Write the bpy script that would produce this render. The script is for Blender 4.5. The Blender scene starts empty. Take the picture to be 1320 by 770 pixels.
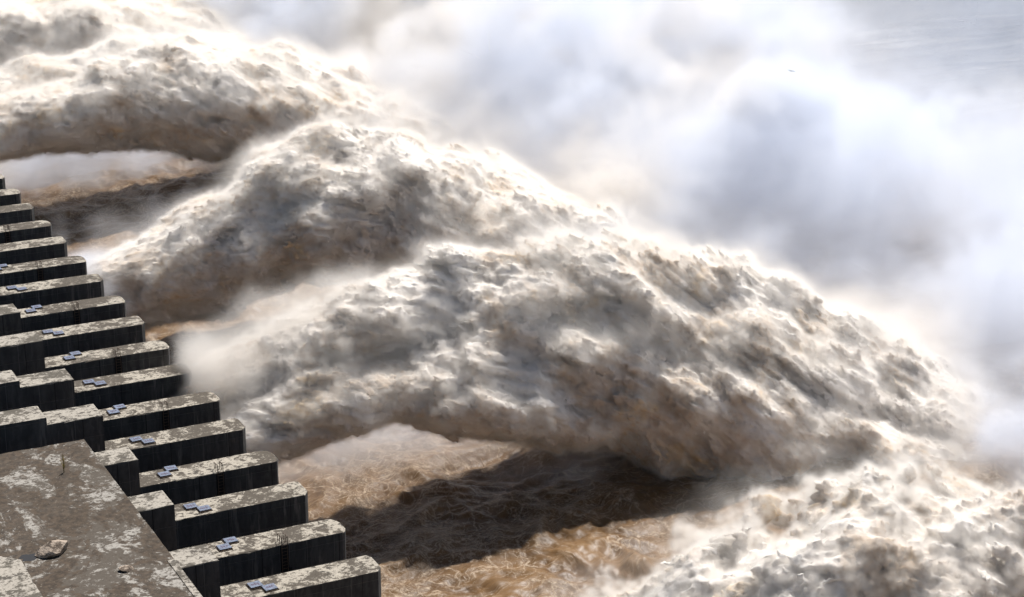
import bpy, bmesh, math, random
import numpy as np
from mathutils import Vector, Matrix
sc = bpy.context.scene
ISO, VS, VB, STEP = 1.1, 1.9, 5, .9
C = sc.collection
random.seed(7); rng = np.random.default_rng(11)

# ------------------------------------------------------------------ camera
f, yaw, pitch = 2587.32, .461067, .330308
CAM = Vector((-75.5, -184.9, 125.0))
cam = bpy.data.cameras.new('camera'); co = bpy.data.objects.new('camera', cam); C.objects.link(co); sc.camera = co
cam.sensor_width = 36; cam.lens = 36*f/1320; cam.clip_start = 1; cam.clip_end = 9000
F = Vector((math.sin(yaw)*math.cos(pitch), math.cos(yaw)*math.cos(pitch), -math.sin(pitch)))
R = Vector((math.cos(yaw), -math.sin(yaw), 0)); U = R.cross(F)
co.matrix_world = Matrix(((R.x, U.x, -F.x, CAM.x), (R.y, U.y, -F.y, CAM.y), (R.z, U.z, -F.z, CAM.z), (0, 0, 0, 1)))

# ------------------------------------------------------------------ light
SUN = Vector((.50, .42, 1.0)).normalized()
w = bpy.data.worlds.new('World'); sc.world = w; w.use_nodes = True; nt = w.node_tree
sky = nt.nodes.new('ShaderNodeTexSky'); sky.sky_type = 'NISHITA'; sky.sun_disc = False
sky.sun_elevation = math.asin(SUN.z); sky.sun_rotation = math.atan2(SUN.x, SUN.y)
nt.links.new(sky.outputs[0], nt.nodes['Background'].inputs[0]); nt.nodes['Background'].inputs[1].default_value = .05
s = bpy.data.lights.new('sun', 'SUN'); so = bpy.data.objects.new('sun', s); C.objects.link(so)
s.energy = 5; s.angle = math.radians(.53); s.color = (1, .97, .935)
so.rotation_euler = SUN.to_track_quat('Z', 'Y').to_euler(); so.location = (0, 0, 200)
vs = sc.view_settings; vs.view_transform = 'Standard'; vs.look = 'None'; vs.gamma = 1; vs.exposure = .6
cy = sc.cycles
cy.volume_bounces = VB; cy.max_bounces = 5; cy.diffuse_bounces = 3; cy.glossy_bounces = 2; cy.transparent_max_bounces = 48
cy.use_adaptive_sampling = True; cy.adaptive_threshold = .07; cy.use_denoising = True
cy.volume_max_steps = 512

# ------------------------------------------------------------------ node maths
class X:
    def __init__(s, g, k): s.g = g; s.k = k
    def __add__(s, o): return s.g.m('ADD', s, o)
    __radd__ = __add__
    def __sub__(s, o): return s.g.m('SUBTRACT', s, o)
    def __rsub__(s, o): return s.g.m('SUBTRACT', o, s)
    def __mul__(s, o): return s.g.m('MULTIPLY', s, o)
    __rmul__ = __mul__
    def __truediv__(s, o): return s.g.m('DIVIDE', s, o)
    def __pow__(s, o): return s.g.m('POWER', s, o)
    def abs(s): return s.g.m('ABSOLUTE', s)
    def sqrt(s): return s.g.m('SQRT', s)
    def exp(s): return s.g.m('EXPONENT', s)
    def max(s, o): return s.g.m('MAXIMUM', s, o)
    def min(s, o): return s.g.m('MINIMUM', s, o)
    def clamp(s, a=0, b=1): return s.max(a).min(b)
class G:
    def __init__(s, nt): s.nt = nt
    def put(s, sock, v):
        if isinstance(v, X): s.nt.links.new(v.k, sock)
        else: sock.default_value = v
    def m(s, op, *a):
        n = s.nt.nodes.new('ShaderNodeMath'); n.operation = op
        for i, v in enumerate(a): s.put(n.inputs[i], v)
        return X(s, n.outputs[0])
    def vec(s, x, y, z):
        n = s.nt.nodes.new('ShaderNodeCombineXYZ')
        for i, v in enumerate((x, y, z)): s.put(n.inputs[i], v)
        return X(s, n.outputs[0])
    def sep(s, v):
        n = s.nt.nodes.new('ShaderNodeSeparateXYZ'); s.put(n.inputs[0], v); return [X(s, o) for o in n.outputs]
    def noise(s, v, scale, detail=4, rough=.5, dist=0.):
        n = s.nt.nodes.new('ShaderNodeTexNoise'); s.put(n.inputs['Vector'], v)
        for k, q in (('Scale', scale), ('Detail', detail), ('Roughness', rough), ('Distortion', dist)): n.inputs[k].default_value = q
        return X(s, n.outputs[0])
    def voro(s, v, scale, feature='F1'):
        n = s.nt.nodes.new('ShaderNodeTexVoronoi'); s.put(n.inputs['Vector'], v); n.feature = feature; n.inputs['Scale'].default_value = scale
        return X(s, n.outputs[0])
    def lut(s, v, pts):
        xs = [q[0] for q in pts]; ys = [q[1] for q in pts]; a, b = min(xs), max(xs); c, d = min(ys), max(ys)
        n = s.nt.nodes.new('ShaderNodeFloatCurve'); cv = n.mapping.curves[0]
        P = [((x-a)/(b-a), (y-c)/((d-c) or 1)) for x, y in pts]
        cv.points[0].location = P[0]; cv.points[1].location = P[-1]
        for q in P[1:-1]: cv.points.new(*q)
        n.mapping.update(); s.put(n.inputs['Value'], (v-a)/(b-a))
        return X(s, n.outputs[0])*(d-c)+c
    def ss(s, v, a, b):
        n = s.nt.nodes.new('ShaderNodeMapRange'); n.interpolation_type = 'SMOOTHSTEP'
        s.put(n.inputs[0], v); n.inputs[1].default_value = a; n.inputs[2].default_value = b; return X(s, n.outputs[0])
    def mix(s, t, a, b):      # colours
        n = s.nt.nodes.new('ShaderNodeMix'); n.data_type = 'RGBA'; s.put(n.inputs[0], t)
        for i, v in ((6, a), (7, b)):
            if isinstance(v, X): s.nt.links.new(v.k, n.inputs[i])
            else: n.inputs[i].default_value = (*v, 1)
        return X(s, n.outputs[2])
    def pos(s): return X(s, s.nt.nodes.new('ShaderNodeNewGeometry').outputs['Position'])
    def nrm(s): return X(s, s.nt.nodes.new('ShaderNodeNewGeometry').outputs['Normal'])
def surface(name, fn, rough=.9, spec=.3):
    m = bpy.data.materials.new(name); m.use_nodes = True; b = m.node_tree.nodes['Principled BSDF']; g = G(m.node_tree)
    col, h, dist, r = fn(g)
    if isinstance(col, X): m.node_tree.links.new(col.k, b.inputs['Base Color'])
    else: b.inputs['Base Color'].default_value = (*col, 1)
    g.put(b.inputs['Roughness'], rough if r is None else r); b.inputs['Specular IOR Level'].default_value = spec
    if h is not None:
        bp = m.node_tree.nodes.new('ShaderNodeBump'); g.put(bp.inputs['Height'], h); bp.inputs['Distance'].default_value = dist
        m.node_tree.links.new(bp.outputs[0], b.inputs['Normal'])
    return m

# ------------------------------------------------------------------ materials
def concrete(seed, patch, light, mid, dark):
    def fn(g):
        x, y, z = g.sep(g.pos()); n = g.nrm(); nx, ny, nz = g.sep(n)
        p = g.vec(x+seed, y, z)
        a = g.noise(p, .62, 8, .7, .3); b = g.noise(g.vec(x+seed+50, y*1.5, z), 1.15, 6, .65); c = g.noise(p, 4.3, 6, .75); e = g.noise(g.vec(x+seed+90, y, z), .16, 3, .5)
        v = a*.62+b*.38
        top = g.mix(g.ss(v+(e-.5)*.5, patch-.012, patch+.03), mid, light)
        top = g.mix(g.ss(b+(e-.5)*.3, .575, .61)*.9, top, dark)
        top = g.mix(g.ss(g.noise(p, 2.7, 5, .7), .57, .64)*.7, top, (.10, .085, .065))
        top = g.mix(g.ss(c, .50, .62)*.45, top, dark)
        top = g.mix(g.ss(g.noise(g.vec(x+seed, y+20, z), 1.9, 6, .75), .56, .64)*.6, top, light)
        # side walls: formed concrete, shade painted in dark, with pour lines and runs
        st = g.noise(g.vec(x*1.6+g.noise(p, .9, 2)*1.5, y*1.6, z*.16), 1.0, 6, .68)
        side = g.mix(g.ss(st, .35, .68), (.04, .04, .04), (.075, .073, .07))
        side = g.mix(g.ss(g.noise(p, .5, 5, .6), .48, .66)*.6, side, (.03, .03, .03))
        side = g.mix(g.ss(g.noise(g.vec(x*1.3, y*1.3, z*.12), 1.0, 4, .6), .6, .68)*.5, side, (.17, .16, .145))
        seam = ((z/2.4).k and (g.m('FRACT', z/2.4)-.5).abs()); seam = g.ss(seam, .488, .495)
        seamx = g.ss((g.m('FRACT', (x+y)/3.3)-.5).abs(), .49, .496)
        side = g.mix(seam.max(seamx)*.5, side, (.19, .18, .165))
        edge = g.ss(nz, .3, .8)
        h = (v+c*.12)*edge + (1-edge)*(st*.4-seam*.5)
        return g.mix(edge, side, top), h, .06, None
    return fn
M = {}
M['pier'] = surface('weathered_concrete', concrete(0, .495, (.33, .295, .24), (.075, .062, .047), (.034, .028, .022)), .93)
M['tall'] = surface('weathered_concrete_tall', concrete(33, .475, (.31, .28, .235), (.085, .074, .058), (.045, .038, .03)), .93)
def deckfn(g):
    x, y, z = g.sep(g.pos()); col, h, d, r = concrete(71, .5, (.27, .25, .22), (.075, .062, .048), (.045, .036, .027))(g)
    soil = g.noise(g.vec(x*1.2+5, y*.8, 0), .17, 7, .66, .8); e = g.noise(g.vec(x, y, 5), 1.6, 6, .75)
    big = g.ss(soil+(e-.5)*.2, .465, .515)
    nz = g.ss(g.sep(g.nrm())[2], .3, .8)
    sc_ = g.mix(g.ss(e, .4, .62), (.034, .025, .017), (.07, .05, .033))
    sc_ = g.mix(g.ss(g.noise(g.vec(x, y, 60), 3, 5, .7), .6, .66)*.6, sc_, (.2, .175, .14))
    return g.mix(big*nz*.95, col, sc_), h, d, r
M['deck'] = surface('weathered_concrete_deck', deckfn, .95)
M['recess'] = surface('notch_shade_and_joint', lambda g: ((.012, .012, .012), None, 0, None), .9)
M['steel'] = surface('rusty_steel', lambda g: (g.mix(g.noise(g.pos(), 9, 3), (.05, .035, .025), (.12, .08, .055)), None, 0, None), .7)
def platefn(g):
    p = g.pos(); x, y, z = g.sep(p)
    c = g.mix(g.ss(g.noise(p, 2.5, 5, .7), .4, .62), (.07, .085, .12), (.145, .175, .24))
    c = g.mix(g.ss(g.noise(p, 5.5, 4, .7), .56, .62)*.7, c, (.13, .09, .11))
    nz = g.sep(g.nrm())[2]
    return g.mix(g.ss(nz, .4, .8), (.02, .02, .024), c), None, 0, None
M['plate'] = surface('painted_steel_plate', platefn, .55, .4)
M['mark'] = surface('faded_paint_mark', lambda g: ((.07, .05, .075), None, 0, None), .8)
M['rock'] = surface('broken_stone', lambda g: (g.mix(g.ss(g.noise(g.pos(), 1.6, 6, .7), .42, .56), (.10, .075, .055), (.36, .29, .225)), g.noise(g.pos(), 4, 5), .1, None), .9)
M['puddle'] = surface('black_tar', lambda g: ((.012, .011, .011), None, 0, None), .5)
M['weed'] = surface('dry_weed', lambda g: ((.28, .22, .07), None, 0, None), .8)

def waterfn(g):
    x, y, z = g.sep(g.pos())
    wx = g.noise(g.vec(x, y, 3), .07, 3, .5)-.5; wy = g.noise(g.vec(x, y, 43), .07, 3, .5)-.5
    u = x+wx*16; v = y+wy*16
    p = g.vec(u, v, z*.3)
    wp = g.noise(g.vec(x, y, 77), .35, 4, .6)-.5; wq = g.noise(g.vec(x, y, 177), .35, 4, .6)-.5
    def cell(scale, wd, off, k=4):
        return 1-g.ss(g.voro(g.vec(u+wp*k+off, v*1.2+wq*k, 0), scale, 'DISTANCE_TO_EDGE'), 0, wd)
    def web(scale, wd, off):
        n = g.noise(g.vec(u+off, v*1.25, 0), scale, 3, .55, .4)
        return 1-g.ss((n-.5).abs(), 0, wd)
    area = g.noise(g.vec(x, y, 9), .06, 3, .6, 0.)
    fine = g.noise(p, 1.3, 6, .72, 0.)
    lines = cell(.12, .035, 0, 2)*.9
    lines = lines.max(cell(.30, .05, 40, 2)*.75).max(cell(.75, .08, 90, 1.2)*g.ss(area, .46, .62)*.7).max(web(.14, .008, 70)*.8).max(web(.33, .012, 270)*.6)
    lines = lines*g.ss(fine, .32, .52)
    fo = lines*g.ss(area, .30, .52) + g.ss(fine*.7+area*.55, .71, .84)*.6
    crest = g.ss(z, .9, 2.2)*g.ss(fine, .45, .62)
    fo = fo.max(crest).clamp()
    base = g.mix(g.ss(g.noise(p, .16, 4, .6), .35, .65), (.085, .045, .018), (.15, .085, .037))
    base = g.mix(g.ss(z, -1.0, 1.2)*.4, base, (.20, .12, .053))
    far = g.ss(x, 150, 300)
    base = g.mix(far, base, (.05, .07, .11))  # bluish downstream: sky reflection and haze painted into the water colour
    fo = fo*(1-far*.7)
    froth = g.ss(g.noise(g.vec(x, y, z+300), 2.6, 6, .75), .50, .68)*g.ss(area, .40, .62)*.5
    fo = (fo*g.ss(g.noise(g.vec(x, y, 500), 1.9, 5, .7), .36, .58)*.85).max(froth*(1-far))
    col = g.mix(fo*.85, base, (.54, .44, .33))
    h = g.noise(p, .8, 5, .55)+fo*.35
    return col, h, .14, fo*.3+.42
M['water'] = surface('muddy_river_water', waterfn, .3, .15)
def corefn(g):
    p = g.pos(); x, y, z = g.sep(p); th = -.42
    a = x*math.cos(th)+z*math.sin(th); b = z*math.cos(th)-x*math.sin(th)
    tint = g.mix(g.ss(g.noise(p, .13, 2, .5), .52, .62), (.58, .45, .325), (.68, .50, .29))
    col = g.mix(g.ss(g.noise(p, .10, 5, .65), .36, .56), tint, (.90, .85, .79))
    h = g.noise(g.vec(a*.3, y, b), 1.5, 8, .75)+g.noise(p, 4, 3, .6)*.3
    return col, h, .35, None
M['core'] = surface('muddy_spray_mass', corefn, 1.0, .05)

def volume_material(name, col, dens, aniso):
    m = bpy.data.materials.new(name); m.use_nodes = True; n = m.node_tree; n.nodes.clear()
    v = n.nodes.new('ShaderNodeVolumePrincipled'); v.inputs['Color'].default_value = (*col, 1)
    v.inputs['Density'].default_value = dens; v.inputs['Anisotropy'].default_value = aniso
    o = n.nodes.new('ShaderNodeOutputMaterial'); n.links.new(v.outputs[0], o.inputs[1]); return m
VJET = volume_material('muddy_spray', (.975, .94, .89), 1.0, .15)
VMIST = volume_material('white_mist', (.955, .965, 1.0), 1.0, .2)
_g = G(VMIST.node_tree); VMIST.node_tree.links.new(_g.mix(_g.ss(_g.noise(_g.pos(), .018, 2, .5), .42, .62), (.875, .905, .97), (.95, .915, .87)).k, [n for n in VMIST.node_tree.nodes if n.type == 'PRINCIPLED_VOLUME'][0].inputs['Color'])

# ------------------------------------------------------------------ object helpers
def link(o, parent=None):
    C.objects.link(o)
    if parent: o.parent = parent
    return o
def tag(o, label=None, cat=None, group=None, kind=None):
    for k, v in (('label', label), ('category', cat), ('group', group), ('kind', kind)):
        if v: o[k] = v
    return o
def mesh(name, verts, faces, mat, parent=None, smooth=False):
    me = bpy.data.meshes.new(name); me.from_pydata([tuple(v) for v in verts], [], faces); me.update()
    if mat: me.materials.append(mat)
    if smooth: me.polygons.foreach_set('use_smooth', [True]*len(me.polygons))
    return link(bpy.data.objects.new(name, me), parent)
def boxes(name, bs, mat, parent=None, bevel=0):
    bm = bmesh.new()
    for (x0, x1, y0, y1, z0, z1) in bs:
        r = bmesh.ops.create_cube(bm, size=1)
        for v in r['verts']: v.co = Vector((x0+(v.co.x+.5)*(x1-x0), y0+(v.co.y+.5)*(y1-y0), z0+(v.co.z+.5)*(z1-z0)))
    if bevel: bmesh.ops.bevel(bm, geom=bm.edges[:], offset=bevel, segments=2, affect='EDGES')
    me = bpy.data.meshes.new(name); bm.to_mesh(me); bm.free(); me.materials.append(mat)
    return link(bpy.data.objects.new(name, me), parent)
def prism(name, outline, z0, z1, mat, parent=None, bevel=.05, jag=0, cell=1.0):
    """vertical prism over an outline (counter-clockwise), its top edge slightly bevelled and chipped"""
    bm = bmesh.new(); n = len(outline)
    pts = []
    for i in range(n):
        a, b = Vector((*outline[i], 0)), Vector((*outline[(i+1) % n], 0)); k = max(1, int((b-a).length/cell))
        for j in range(k): pts.append(a.lerp(b, j/k))
    ctr = sum((Vector((*q, 0)) for q in outline), Vector())/n
    bot = [bm.verts.new((q.x, q.y, z0)) for q in pts]
    mid = [bm.verts.new((q.x, q.y, z1-bevel*random.uniform(.6, 1.4)-(jag*random.random()**4))) for q in pts]
    top = []
    for q in pts:
        d = (ctr-q).normalized()*(bevel*random.uniform(.7, 1.3)+jag*random.random()**4); top.append(bm.verts.new((q.x+d.x, q.y+d.y, z1)))
    m = len(pts)
    for i in range(m):
        j = (i+1) % m
        bm.faces.new((bot[i], bot[j], mid[j], mid[i])); bm.faces.new((mid[i], mid[j], top[j], top[i]))
    bm.faces.new(top); bm.normal_update()
    me = bpy.data.meshes.new(name); bm.to_mesh(me); bm.free(); me.materials.append(mat)
    return link(bpy.data.objects.new(name, me), parent)
def empty(name, loc):
    o = bpy.data.objects.new(name, None); o.location = loc; o.empty_display_size = .5; return link(o)

# ------------------------------------------------------------------ low spillway piers
PT = 25.0
def plate(x, y, parent, rot):
    o = boxes('hatch_cover', [(-.72, .72, -.66, .66, .10, .24)], M['plate'], parent, .02)
    o.location = (x, y, PT+random.uniform(0, .02)); o.rotation_euler = (0, 0, rot)
    comb = [(-.45, -.05), (-.45, .05)]
    for i in range(3):
        u = -.36+.3*i+random.uniform(-.05, .05); v = random.uniform(.12, .3); comb += [(u, .05), (u, v), (u+.12, v), (u+.12, .05)]
    comb += [(.45, .05), (.45, -.05)]
    for i in range(2, -1, -1):
        u = -.3+.3*i+random.uniform(-.05, .05); v = -random.uniform(.12, .3); comb += [(u+.12, -.05), (u+.12, v), (u, v), (u, -.05)]
    mesh('painted_mark', [(a, b, .245) for a, b in comb], [tuple(range(len(comb)))[::-1]], M['mark'], o)
    boxes('frame', [(-.80, .80, -.74, -.70, -.03, .10), (-.80, .80, .70, .74, -.03, .10), (-.80, -.76, -.699, .699, -.03, .10), (.76, .80, -.699, .699, -.03, .10)], M['steel'], o)
    return o
def pier_y(k): return 11.26*k-(.38 if k % 2 else 0)
LBL = {0: 'concrete pier nearest the viewer, cut off by the bottom edge of the photo',
       1: 'pier with a dark ladder notch, second from the bottom, beside black water',
       2: 'plain-faced pier third from the bottom, its pale chamfered corner against foamy water',
       3: 'pier with dark ladder notch and dark blotched top, fourth from the bottom',
       4: 'plain-faced pier whose end touches the lower left edge of the main jet',
       5: 'pier with round orange-stained end just below the mist at the main jet root',
       6: 'pier whose far tip vanishes in the white mist of the main jet',
       7: 'ladder-notched pier just above the pier lost in mist, by brown swirling water',
       8: 'plain-faced pier with dull brown end, at the lower left edge of the middle jet',
       9: 'ladder-notched pier at the foot of the middle jet, between two plain-faced piers',
       10: 'plain pier with bright speckled top beside the root of the middle jet',
       11: 'ladder-notched pier at the upper end of the middle jet root',
       12: 'plain pier just above the middle jet, beside sunlit ochre foam',
       13: 'ladder-notched pier at the edge of the dark shadow on the far brown water',
       14: 'short visible pier fourth from the top of the row, beside dark shaded water',
       15: 'small far pier second from the top of the row, by pale misty water',
       16: 'farthest pier, only a dark stub at the left edge of the photo'}
for k in range(17):
    y0 = pier_y(k); odd = k % 2
    t = tag(empty('spillway_pier', (0, y0, 0)), LBL[k], 'pier', 'low spillway piers in a receding row')
    wd = 4.28 if not odd else 4.15
    if odd: out = [(-48, 0), (.05, 0), (.42, .16), (.80, .95), (.82, 2.6), (.62, 3.4), (.20, 3.95), (-.5, wd), (-48, wd)]
    else:   out = [(-48, 0), (-.08, 0), (.62, .98), (.62, 3.7), (.28, wd), (-48, wd)]
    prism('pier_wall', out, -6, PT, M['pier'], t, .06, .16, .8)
    if odd:
        plate(-13.42, 2.1, t, random.uniform(-.06, .06)); plate(-12.2, 3.45, t, random.uniform(-.08, .08))
        # ladder notch: its shade painted as a strip proud of the face, stringers and rungs before it
        boxes('ladder_notch_shade', [(-7.55, -6.5, -.02, .06, 2, PT-.12), (-6.5, -6.2, -.018, .05, 2, PT-3.0)], M['recess'], t)
        lad = [(-7.4, -7.33, -.16, -.09, 2, PT+1.0), (-6.72, -6.65, -.16, -.09, 2, PT+1.0)]
        z = 2.3
        while z < PT+.9: lad.append((-7.33, -6.72, -.145, -.105, z, z+.05)); z += .42
        for hx in (-7.4, -6.72):
            lad += [(hx, hx+.06, .5, .56, PT, PT+1.05), (hx, hx+.06, -.16, .56, PT+1.0, PT+1.06), (hx, hx+.06, 1.15, 1.21, PT, PT+.95), (hx, hx+.06, .56, 1.21, PT+.9, PT+.96)]
        boxes('ladder', lad, M['steel'], t)
        boxes('joint', [(-9.76, -9.66, -.012, .05, 2, PT-.1), (-.42, -.34, -.012, .05, 2, PT-.1)], M['recess'], t)
    else:
        plate(-13.42, 2.62, t, random.uniform(-.06, .06)); plate(-12.2, 1.35, t, random.uniform(-.08, .08))
        boxes('joint', [(-9.74, -9.66, -.012, .05, 2, PT-.1), (-2.0, -1.95, -.012, .05, 2, PT-.1)], M['recess'], t)

# ------------------------------------------------------------------ tall upstream piers and the deck
TT = 52.4
TY = [-54.3, -43.1, -31.2, -20.4, -8.66, 2.02, 14.4, 24.5, 36.7, 47.2]
TL = ['tall pier stub by the lower right corner of the dirty deck, at the bottom edge', 'tall pier beside the deck edge level with the second ladder pier, bottom left',
      'tall pier jutting from the deck edge, second one above the bottom of the photo', 'tall pier jutting from the deck edge close to the deck corner',
      'tall pier standing free directly behind the deck far corner, with two-level top', 'tall two-level pier between the deck and the mist covered pier',
      'tall pier with brown-speckled stepped top, third behind the deck', 'far tall pier with a pale stone on top at the left edge',
      'tall pier hardly visible at the left edge behind the others', 'farthest tall pier at the left edge of the photo']
for i, y in enumerate(TY):
    t = tag(empty('tall_pier', (-31.5, y, 0)), TL[i], 'pier', 'tall upstream piers')
    prism('pier_block', [(-5.4, 0), (0, 0), (0, 3.35), (-5.4, 3.35)], -6, TT, M['tall'], t, .05, .12, .7)
    if y > -12: prism('pier_step', [(-24, -.03), (-5.37, -.03), (-5.37, 3.38), (-24, 3.38)], -6, TT+.75, M['tall'], t, .05, .12, .8)
    boxes('joint', [(-2.0, -1.93, -.012, .05, 20, TT-.1)], M['recess'], t)
# deck: thick slab, its top slightly uneven
def grid_top(x0, x1, y0, y1, n, m, fz):
    vs, fs = [], []
    for j in range(m+1):
        for i in range(n+1):
            x = x0+(x1-x0)*i/n; y = y0+(y1-y0)*j/m; vs.append((x, y, fz(x, y, i in (0, n) or j in (0, m))))
    for j in range(m):
        for i in range(n): a = j*(n+1)+i; fs.append((a, a+1, a+n+2, a+n+1))
    return vs, fs
dk = tag(empty('deck', (-60, -40, TT)), 'broad dirty concrete deck with brown soil patches in the bottom left corner', 'deck')
prism('deck_slab', [(-95, -110), (-34.9, -110), (-34.7, -60), (-34.7, -13.8), (-95, -13.6)], 20, TT+.1, M['deck'], dk, .05, .22, .8)
for o in dk.children: o.location = (60, 40, -TT)
boxes('edge_kerb', [(-35.35, -34.76, -109, -41.6, TT+.103, TT+.17)], M['tall'], dk, .02).location = (60, 40, -TT)
prism('raised_slab', [(-90, -109), (-45.9, -109), (-45.9, -36.4), (-47.6, -34.6), (-90, -34.4)], TT+.103, TT+.26, M['tall'], dk, .05, .25, .6).location = (60, 40, -TT)

def rock(name, loc, dims, seed, mat, sub=3):
    bm = bmesh.new(); bmesh.ops.create_icosphere(bm, subdivisions=sub, radius=1); r = np.random.default_rng(seed)
    cuts = [(Vector(r.normal(size=3)).normalized(), r.uniform(.45, .85)) for _ in range(12)]
    for v in bm.verts:
        for n, d in cuts:
            q = v.co.dot(n)
            if q > d: v.co -= n*(q-d)
        v.co *= 1+r.uniform(-.02, .02)
        v.co = Vector((v.co.x*dims[0], v.co.y*dims[1], max(v.co.z, -.35)*dims[2]))
    zmin = min(v.co.z for v in bm.verts)
    for v in bm.verts: v.co.z -= zmin
    me = bpy.data.meshes.new(name); bm.to_mesh(me); bm.free(); me.materials.append(mat)
    o = link(bpy.data.objects.new(name, me)); o.location = loc; return o
tag(rock('rock', (-43.2, -36.1, TT+.08), (1.55, .95, 1.05), 6, M['rock']), 'large pale broken rock lying on the dirty deck', 'rock')
tag(rock('concrete_chunk', (-38.8, -41.7, TT+.08), (.65, .5, .3), 9, M['rock']), 'small flat pale chunk on brown soil near the deck edge', 'rubble')
tag(rock('stone', (-33.9, 25.9, TT+.74), (.4, .3, .35), 12, M['rock'], 2), 'tiny white stone lying on top of a far tall pier', 'rock')
pv = []; 
for i in range(40):
    a = i/40*math.tau; r = 1+.18*math.sin(3*a+1)+.1*math.sin(7*a); pv.append((-45.0+.95*r*math.cos(a), -36.0+.62*r*math.sin(a), TT+.112))
n = len(pv); pv += [(x, y, TT+.09) for x, y, _ in pv]
tag(mesh('tar_puddle', pv, [tuple(range(n))]+[(i, i+n, (i+1) % n+n, (i+1) % n) for i in range(n)], M['puddle']), 'small black puddle on the deck left of the pale rock', 'puddle')
wv, wf = [], []
for i in range(16):
    a = random.uniform(0, math.tau); L = random.uniform(.7, 1.9) if i > 3 else 2.2; sp = random.uniform(.05, .35)*L if i > 3 else .1; b = len(wv); wd = .045
    for j in range(5):
        q = j/4; x = -38.3+math.cos(a)*sp*q*q; y = -20.5+math.sin(a)*sp*q*q; z = TT+.08+L*q*(1-.2*q)
        wv += [(x-math.sin(a)*wd*(1-q*.8), y+math.cos(a)*wd*(1-q*.8), z), (x+math.sin(a)*wd*(1-q*.8), y-math.cos(a)*wd*(1-q*.8), z)]
        if j: wf.append((b+2*j-2, b+2*j-1, b+2*j+1, b+2*j))
tag(mesh('weed_tuft', wv, wf, M['weed']), 'thin yellow weed growing from the pale deck near its far corner', 'plant')

# ------------------------------------------------------------------ gridded noise in numpy (for the river surface)
def vnoise2(x, y, seed):
    r = np.random.default_rng(seed).random((256, 256)).astype(np.float32)*2-1
    xi = np.floor(x).astype(int); yi = np.floor(y).astype(int); fx = x-xi; fy = y-yi
    fx = fx*fx*fx*(fx*(fx*6-15)+10); fy = fy*fy*fy*(fy*(fy*6-15)+10)
    a = r[xi & 255, yi & 255]; b = r[(xi+1) & 255, yi & 255]; c = r[xi & 255, (yi+1) & 255]; d = r[(xi+1) & 255, (yi+1) & 255]
    return (a*(1-fx)+b*fx)*(1-fy)+(c*(1-fx)+d*fx)*fy
def ridged(x, y, s, o, seed, g=2.03, p=.5):
    t = 0; a = 1; m = 0
    for i in range(o):
        t = t+a*(1-np.abs(vnoise2(x*s, y*s, seed+i))*2)**1; m += a; a *= p; s *= g; x, y = x*.8-y*.6, x*.6+y*.8
    return t/m
# ------------------------------------------------------------------ the river: one sheet out to the horizon, dense where it is near
xs = np.concatenate([-np.geomspace(4000, 30, 12), np.arange(-20, 150, .42), np.geomspace(151, 6000, 60)])
ys = np.concatenate([-np.geomspace(3000, 30, 12), np.arange(-20, 110, .42), np.arange(110, 330, .8), np.geomspace(331, 7000, 70)])
XX, YY = np.meshgrid(xs, ys)
wx = vnoise2(XX*.05, YY*.05, 90)*7; wy = vnoise2(XX*.05+9, YY*.05, 91)*7
h = (ridged(XX+wx, (YY+wy)*1.1, .085, 6, 20, p=.50)-.35)*1.8 + vnoise2(XX*.5, YY*.5, 44)*.13+vnoise2(XX*1.1, YY*1.1, 45)*.07
# standing waves in the sunlit near channel
for (cx, cy_, ang, ln, wd, am) in [(40, 33, 2.35, 9, 1.5, 1.9), (33, 36, 2.3, 10, 1.6, 1.5), (47, 35, 2.2, 6, 1.3, 1.6), (27, 34, 2.5, 6, 1.4, 1.2), (39, 25, 2.4, 9, 1.6, 1.5), (52, 33, 2.9, 5, 1.2, 1.1)]:
    a = (XX-cx)*math.cos(ang)+(YY-cy_)*math.sin(ang); b = -(XX-cx)*math.sin(ang)+(YY-cy_)*math.cos(ang)
    b = b+vnoise2(a*.16, b*.02, 60)*1.2
    wd *= 1.45; h += .62*am*np.exp(-(a/ln)**2)*(np.exp(-(b/wd)**2)-.3*np.exp(-((b-2*wd)/wd/1.4)**2))
fade = np.clip(1-(np.hypot(np.maximum(XX-150, 0), np.maximum(YY-330, 0)))/900, .15, 1)
fade *= np.clip((XX+25)/20, .0, 1)
ZZ = np.clip(h*fade, -2.5, 3)
nx, ny = len(xs), len(ys)
co_ = np.stack([XX, YY, ZZ], -1).reshape(-1, 3).astype(np.float32)
idx = np.arange(nx*ny).reshape(ny, nx); q = np.stack([idx[:-1, :-1], idx[:-1, 1:], idx[1:, 1:], idx[1:, :-1]], -1).reshape(-1, 4)
me = bpy.data.meshes.new('river'); me.vertices.add(len(co_)); me.vertices.foreach_set('co', co_.ravel())
me.loops.add(q.size); me.loops.foreach_set('vertex_index', q.ravel().astype(np.int32)); me.polygons.add(len(q)); me.polygons.foreach_set('loop_start', np.arange(0, q.size, 4, dtype=np.int32))
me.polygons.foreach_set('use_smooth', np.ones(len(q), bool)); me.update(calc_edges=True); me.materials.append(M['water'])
tag(link(bpy.data.objects.new('river', me)), 'muddy brown churning river water with pale foam lines', kind='structure')

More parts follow.
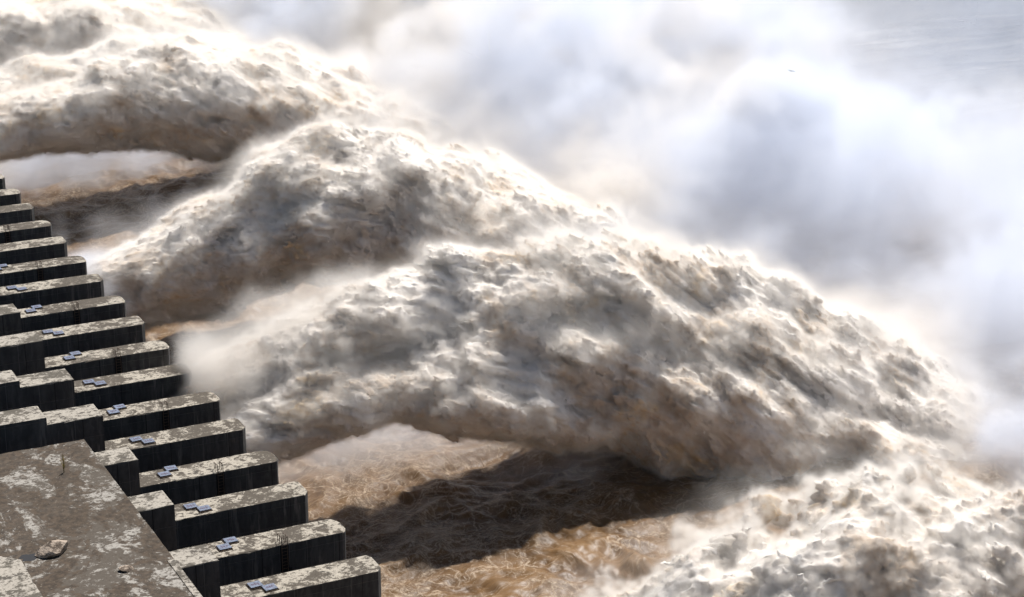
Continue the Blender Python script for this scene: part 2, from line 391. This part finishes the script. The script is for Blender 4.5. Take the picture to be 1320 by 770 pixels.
# ------------------------------------------------------------------ spray volumes
def field_group(name, lo, hi, vox, fn, mat=None, iso=None):
    ng = bpy.data.node_groups.new(name, 'GeometryNodeTree'); ng.interface.new_socket('Geometry', in_out='OUTPUT', socket_type='NodeSocketGeometry')
    g = G(ng); P = X(g, ng.nodes.new('GeometryNodeInputPosition').outputs[0])
    vc = ng.nodes.new('GeometryNodeVolumeCube'); g.put(vc.inputs['Density'], fn(g, *g.sep(P)))
    vc.inputs['Min'].default_value = lo; vc.inputs['Max'].default_value = hi
    for i, a in enumerate('XYZ'): vc.inputs['Resolution '+a].default_value = max(2, int((hi[i]-lo[i])/vox))
    last = vc.outputs[0]
    if iso is not None:
        vm = ng.nodes.new('GeometryNodeVolumeToMesh'); vm.inputs['Threshold'].default_value = iso; ng.links.new(last, vm.inputs['Volume']); last = vm.outputs[0]
    if mat:
        sm = ng.nodes.new('GeometryNodeSetMaterial'); sm.inputs['Material'].default_value = mat; ng.links.new(last, sm.inputs[0]); last = sm.outputs[0]
    o = ng.nodes.new('NodeGroupOutput'); ng.links.new(last, o.inputs[0]); return ng
def volume(name, lo, hi, vox, fn, mat, parent=None, step=0):
    o = link(bpy.data.objects.new(name, bpy.data.volumes.new(name)), parent)
    md = o.modifiers.new('density', 'NODES'); md.node_group = field_group(name, lo, hi, vox, fn, mat)
    o.data.materials.append(mat); o.data.render.step_size = step; return o
def bake(name, lo, hi, vox, fn, iso, mat):
    """evaluates the field once and keeps its iso-surface as an ordinary mesh"""
    tmp = link(bpy.data.objects.new('tmp', bpy.data.meshes.new('tmp'))); md = tmp.modifiers.new('g', 'NODES'); md.node_group = field_group(name+'_iso', lo, hi, vox, fn, None, iso)
    bpy.context.view_layer.update(); dg = bpy.context.evaluated_depsgraph_get()
    me = bpy.data.meshes.new_from_object(tmp.evaluated_get(dg), depsgraph=dg); bpy.data.objects.remove(tmp)
    # keep only the connected mass: loose crumbs are dropped
    nv = len(me.vertices); ed = np.empty(len(me.edges)*2, np.int32); me.edges.foreach_get('vertices', ed); ed = ed.reshape(-1, 2)
    lab = np.arange(nv)
    while True:
        old = lab.copy(); mn = np.minimum(lab[ed[:, 0]], lab[ed[:, 1]])
        np.minimum.at(lab, ed[:, 0], mn); np.minimum.at(lab, ed[:, 1], mn); lab = lab[lab]
        if (lab == old).all(): break
    cnt = np.bincount(lab, minlength=nv); keep = cnt[lab] > 6000
    if not keep.all():
        # rebuild from the faces that stay
        nl = len(me.loops); lv = np.empty(nl, np.int32); me.loops.foreach_get('vertex_index', lv); ls = np.empty(len(me.polygons), np.int32); me.polygons.foreach_get('loop_start', ls)
        lt = np.diff(np.append(ls, nl)); fk = keep[lv[ls]]; lk = np.repeat(fk, lt); co3 = np.empty(nv*3, np.float32); me.vertices.foreach_get('co', co3); co3 = co3.reshape(-1, 3)[keep]
        new = np.cumsum(keep)-1; lv2 = new[lv[lk]].astype(np.int32); lt2 = lt[fk]
        m2 = bpy.data.meshes.new(name); m2.vertices.add(len(co3)); m2.vertices.foreach_set('co', co3.ravel()); m2.loops.add(len(lv2)); m2.loops.foreach_set('vertex_index', lv2)
        m2.polygons.add(len(lt2)); m2.polygons.foreach_set('loop_start', np.concatenate([[0], np.cumsum(lt2)[:-1]]).astype(np.int32)); m2.update(calc_edges=True); bpy.data.meshes.remove(me); me = m2
    me.name = name; me.materials.clear(); me.materials.append(mat); me.polygons.foreach_set('use_smooth', [True]*len(me.polygons))
    return link(bpy.data.objects.new(name, me))

def jet_field(tubes, seed, rough=1.0, halo_w=5.0, halo=.1, sharp=1.3, cap=3.0, start=-4):
    def fn(g, x, y, z):
        sd = None; zc0 = None
        for (yc, top, bot, hw) in tubes:
            tp = g.lut(x, top); bt = g.lut(x, bot); w_ = g.lut(x, hw); c = (tp+bt)*.5; hh = (tp-bt)*.5
            r = (((y-yc)/w_)**2+((z-c)/hh)**2).sqrt(); d = (1-r)*hh.min(w_)
            sd = d if sd is None else sd.max(d)
            zc0 = c if zc0 is None else zc0
        zr = z-zc0
        # lumps are drawn out along the flow and trail down and forward
        th = -.42; a = x*math.cos(th)+zr*math.sin(th); b = zr*math.cos(th)-x*math.sin(th)
        qm = g.vec(a*.3+seed*17, y, b); q0 = g.vec(x*.75+seed*31, y, zr)
        n0 = g.noise(q0, .05, 2, .5); n1 = g.noise(q0, .12, 3, .55, .3); n2 = g.noise(qm, .28, 8, .75, .5)
        bil = (n2-.5).abs()*2
        st = g.noise(g.vec(a*.13+n1*2.5, y+n0*9, b+n1*7), .8, 4, .65)
        amp = g.lut(x, [(-10, .25), (0, .3), (15, .55), (40, 1), (135, 1.15)])*rough
        sb = sd+((n0-.5)*13+(n1-.5)*11)*amp
        sd = sb + (.16-bil)*7.6*(amp*.6+.3) + (st-.5)*5.0*(amp*.4+.6)
        rt = g.ss(x, start, start+5)
        core = (sd*sharp).clamp(0, cap)*g.ss(sb, -2.6, -1.0)
        wisp = g.ss(n1*.5+n2*.5, .40, .62)
        h_ = ((sd+halo_w)/halo_w).clamp()**2.2*wisp*(.035+g.ss(zr, -3, 7)*g.ss(x, 5, 40)*halo)
        return (core+h_)*rt
    return fn
def shift(pts, dz=0, dx=0): return [(a+dx, b+dz) for a, b in pts]
JETS = []
# main jet: low front limb and high back limb
topF = [(-10, 15), (0, 20), (10, 23), (25, 25.5), (45, 27.5), (62, 26.5), (80, 20.5), (95, 13), (106, 7), (135, -6)]
botF = [(-10, 8), (0, 11), (12, 15), (30, 16), (45, 13.5), (60, 9), (75, 2), (95, -6), (135, -14)]
topB = [(-10, 19), (0, 23), (10, 26.5), (25, 31), (40, 32.5), (64, 33), (84, 26), (98, 21), (114, 12), (130, 1), (145, -10)]
botB = [(-10, 11), (0, 14), (25, 20), (40, 18), (60, 12), (80, 4), (100, -5), (145, -16)]
JETS.append(('water_jet', 'main jet filling the middle of the photo, white crest over a brown shaded underside',
    [(62, shift(topF, -1), shift(botF, -2.5), [(-10, 4), (0, 4.5), (30, 6), (60, 9), (90, 15), (145, 18)]), (69.5, shift(topB, .8), botB, [(-10, 4), (0, 5), (30, 6.5), (60, 10), (90, 16), (145, 20)])],
    (-8, 36, -3), (146, 100, 44), .28, 1.0, dict(halo_w=5, halo=.13)))
topC = [(-10, 11), (5, 16), (20, 21), (36, 29), (52, 32.5), (70, 29), (86, 24), (102, 16), (120, 5), (140, -8)]
botC = [(-10, 3), (14, 5), (40, 8), (48, 9), (64, 7), (90, 1), (140, -14)]
JETS.append(('water_jet', 'middle jet with a tall white hump, rising behind the far piers above the main jet',
    [(146, topC, botC, [(-10, 5), (5, 6), (30, 9), (60, 14), (90, 18), (140, 24)])],
    (-8, 112, -3), (142, 182, 42), .32, 2.0, dict(halo_w=5, halo=.13)))
topD = [(-10, 22), (10, 27), (29, 32), (51, 32.5), (71, 29), (91, 22), (109, 13), (120, 4), (140, -8)]
botD = [(-10, 9), (10, 14), (28, 15), (45, 13.5), (60, 9), (85, 2), (140, -14)]
JETS.append(('water_jet', 'long upper left jet arching over the pale misty gap and the dark far water',
    [(236, topD, botD, [(-10, 6), (10, 8), (40, 10), (70, 14), (140, 22)]), (249, shift(topD, 1), shift(botD, 2), [(-10, 5), (10, 6), (40, 8), (70, 13), (140, 22)])],
    (-4, 200, -3), (142, 296, 46), .46, 3.0, dict(halo_w=6, halo=.13)))
JETS.append(('water_jet', 'farthest jet in the top left corner with white streaks above brown hollows',
    [(318, shift(topD, -1), shift(botD, -1), [(-10, 8), (10, 11), (40, 14), (70, 18), (140, 24)]), (352, shift(topD, 1), shift(botD, 0), [(-10, 8), (10, 12), (40, 16), (70, 20), (140, 24)])],
    (10, 290, -3), (142, 385, 48), .6, 4.0, dict(halo_w=7, halo=.13)))
topA = [(-10, 10), (8, 16), (20, 23), (29, 28), (38, 31.5), (48, 33), (58, 32), (68, 27), (80, 21), (110, 8), (135, -6)]
botA = [(-10, 6), (5, 10), (25, 16), (45, 15), (60, 10), (80, 3), (135, -14)]
JETS.append(('water_jet', 'nearest jet in the bottom right corner, cut off by the frame',
    [(-22, shift(topA, 0, 2), shift(botA, 0, 2), [(-10, 5), (10, 7), (30, 10), (60, 14), (135, 19)])],
    (4, -52, -3), (126, 8, 44), .3, 5.0, dict(rough=1.25, halo_w=5, halo=.03)))
VEILS = []
for name, lab, tubes, lo, hi, vox, seed, kw in JETS:
    fn = jet_field(tubes, seed, **kw)
    core = bake(name, lo, hi, vox, fn, ISO, M['core'])
    tag(core, lab, 'water jet', 'water jets shooting from the spillway')
    VEILS.append((lo, hi, vox, fn, core))

for lo, hi, vox, fn, core in VEILS: volume('spray_veil', lo, hi, vox*VS, fn, VJET, core, step=STEP)

# drifting mist beyond the jets: clumps of a fixed world position (centre, radii, density)
CL = [((156, 74, 4), (32, 28, 20), .055), ((148, 150, 8), (36, 34, 26), .06), ((158, 240, 12), (54, 50, 38), .07), ((168, 350, 14), (80, 80, 44), .06),
      ((140, -15, 4), (30, 26, 14), .08), ((134, 30, 3), (24, 16, 12), .09), ((141, 135, 36), (11, 9, 6.5), .16), ((205, 100, 4), (60, 60, 22), .03), ((205, 10, 4), (60, 50, 24), .04),
      ((114, 76, 10), (18, 13, 9), .05), ((108, 118, 14), (28, 13, 10), .03), ((120, 200, 14), (30, 18, 12), .03), ((118, 290, 18), (34, 24, 16), .04),
      ((40, 86, 4), (46, 18, 8), .030), ((66, 60, 2), (30, 10, 7), .022), ((36, 272, 5), (54, 22, 9), .06), ((45, 185, 5), (50, 16, 9), .02),
      ((2, 66, 24), (8, 4, 4.5), .10), ((10, 68, 26), (15, 5, 5), .09), ((24, 71, 31), (15, 5, 4), .06), ((8, 145, 12), (10, 8, 6), .15)]
def mist(g, x, y, z):
    n = g.noise(g.vec(x*.8, y*.8, z*1.1), .026, 7, .62, .8); n2 = g.noise(g.vec(x, y+300, z), .011, 3, .5); n3 = g.noise(g.vec(x+90, y, z), .06, 5, .6, .4)
    e = (n-.5)*3.0+(n2-.5)*1.4+(.14-(n3-.5).abs()*2)*2.0
    t = None
    for (c, r, d) in CL:
        k = ((x-c[0])/r[0])**2+((y-c[1])/r[1])**2+((z-c[2])/r[2])**2
        v = (1.15-k.sqrt()+e*.8).clamp()
        v = g.ss(v, 0, .55)*d
        t = v if t is None else t+v
    base = g.ss(x+y*.12, 85, 180)*(1-z/36).clamp()*(.010+g.ss(n, .34, .64)*.012)*(1-g.ss(x, 190, 320)*.7)
    tex = g.ss(g.noise(g.vec(x*.75, y*.75, z*1.2), .085, 6, .68, .5), .36, .62)*1.75+.15
    return t*tex*g.ss(x, -12, 0)+base*(tex*.5+.5)
mi = volume('mist', (0, -60, -2), (460, 640, 62), 1.6, mist, VMIST, step=3.0)
tag(mi, 'white spray mist drifting over the river beyond the jets', kind='stuff')

# a bird gliding high over the mist: body, wings and tail in one mesh
def bird(px, py, z, span, rz):
    bm = bmesh.new(); rings = []
    prof = [(-.50, .012), (-.36, .05), (-.18, .085), (.02, .10), (.20, .085), (.32, .055), (.40, .06), (.47, .045), (.56, .008)]
    for t_, r_ in prof: rings.append([bm.verts.new((t_, r_*math.cos(a*math.tau/8), r_*.85*math.sin(a*math.tau/8))) for a in range(8)])
    for a, b in zip(rings, rings[1:]):
        for i in range(8): bm.faces.new((a[i], a[(i+1) % 8], b[(i+1) % 8], b[i]))
    bm.faces.new(rings[0][::-1]); bm.faces.new(rings[-1])
    def blade(st):
        up = [[bm.verts.new((c[0], c[1], c[2]+dz)) for c in st] for dz in (.012, -.012)]; n = len(st)//2
        for k, u in enumerate(up):
            for i in range(n-1):
                q = (u[2*i], u[2*i+1], u[2*i+3], u[2*i+2]); bm.faces.new(q if k else q[::-1])
        loop = [2*i for i in range(n)]+[2*i+1 for i in range(n)][::-1]
        for i in range(len(loop)):
            a, b = loop[i], loop[(i+1) % len(loop)]; bm.faces.new((up[0][a], up[0][b], up[1][b], up[1][a]))
    for s_ in (-1, 1):
        blade([(.22, s_*.03, .03), (-.12, s_*.03, .03), (.30, s_*.40, .16), (-.06, s_*.40, .14), (.20, s_*.80, .20), (-.06, s_*.78, .18), (-.02, s_*1.2, .10), (-.10, s_*1.15, .10)])
    blade([(-.38, -.04, 0), (-.38, .04, 0), (-.66, -.14, 0), (-.66, .14, 0)])
    bm.normal_update(); me = bpy.data.meshes.new('bird'); bm.to_mesh(me); bm.free(); me.materials.append(M['feather'])
    o = link(bpy.data.objects.new('bird', me)); d = F+R*((px-660)/f)-U*((py-385)/f)
    o.location = CAM+d*((z-CAM.z)/d.z); o.rotation_euler = (.15, -.1, rz); o.scale = (span/2.4,)*3; return o
M['feather'] = surface('dark_feathers', lambda g: ((.02, .018, .016), None, 0, None), .8)
tag(bird(1020, 92, 84, .75, .6), 'tiny dark bird flying over the pale mist, upper right', 'bird')
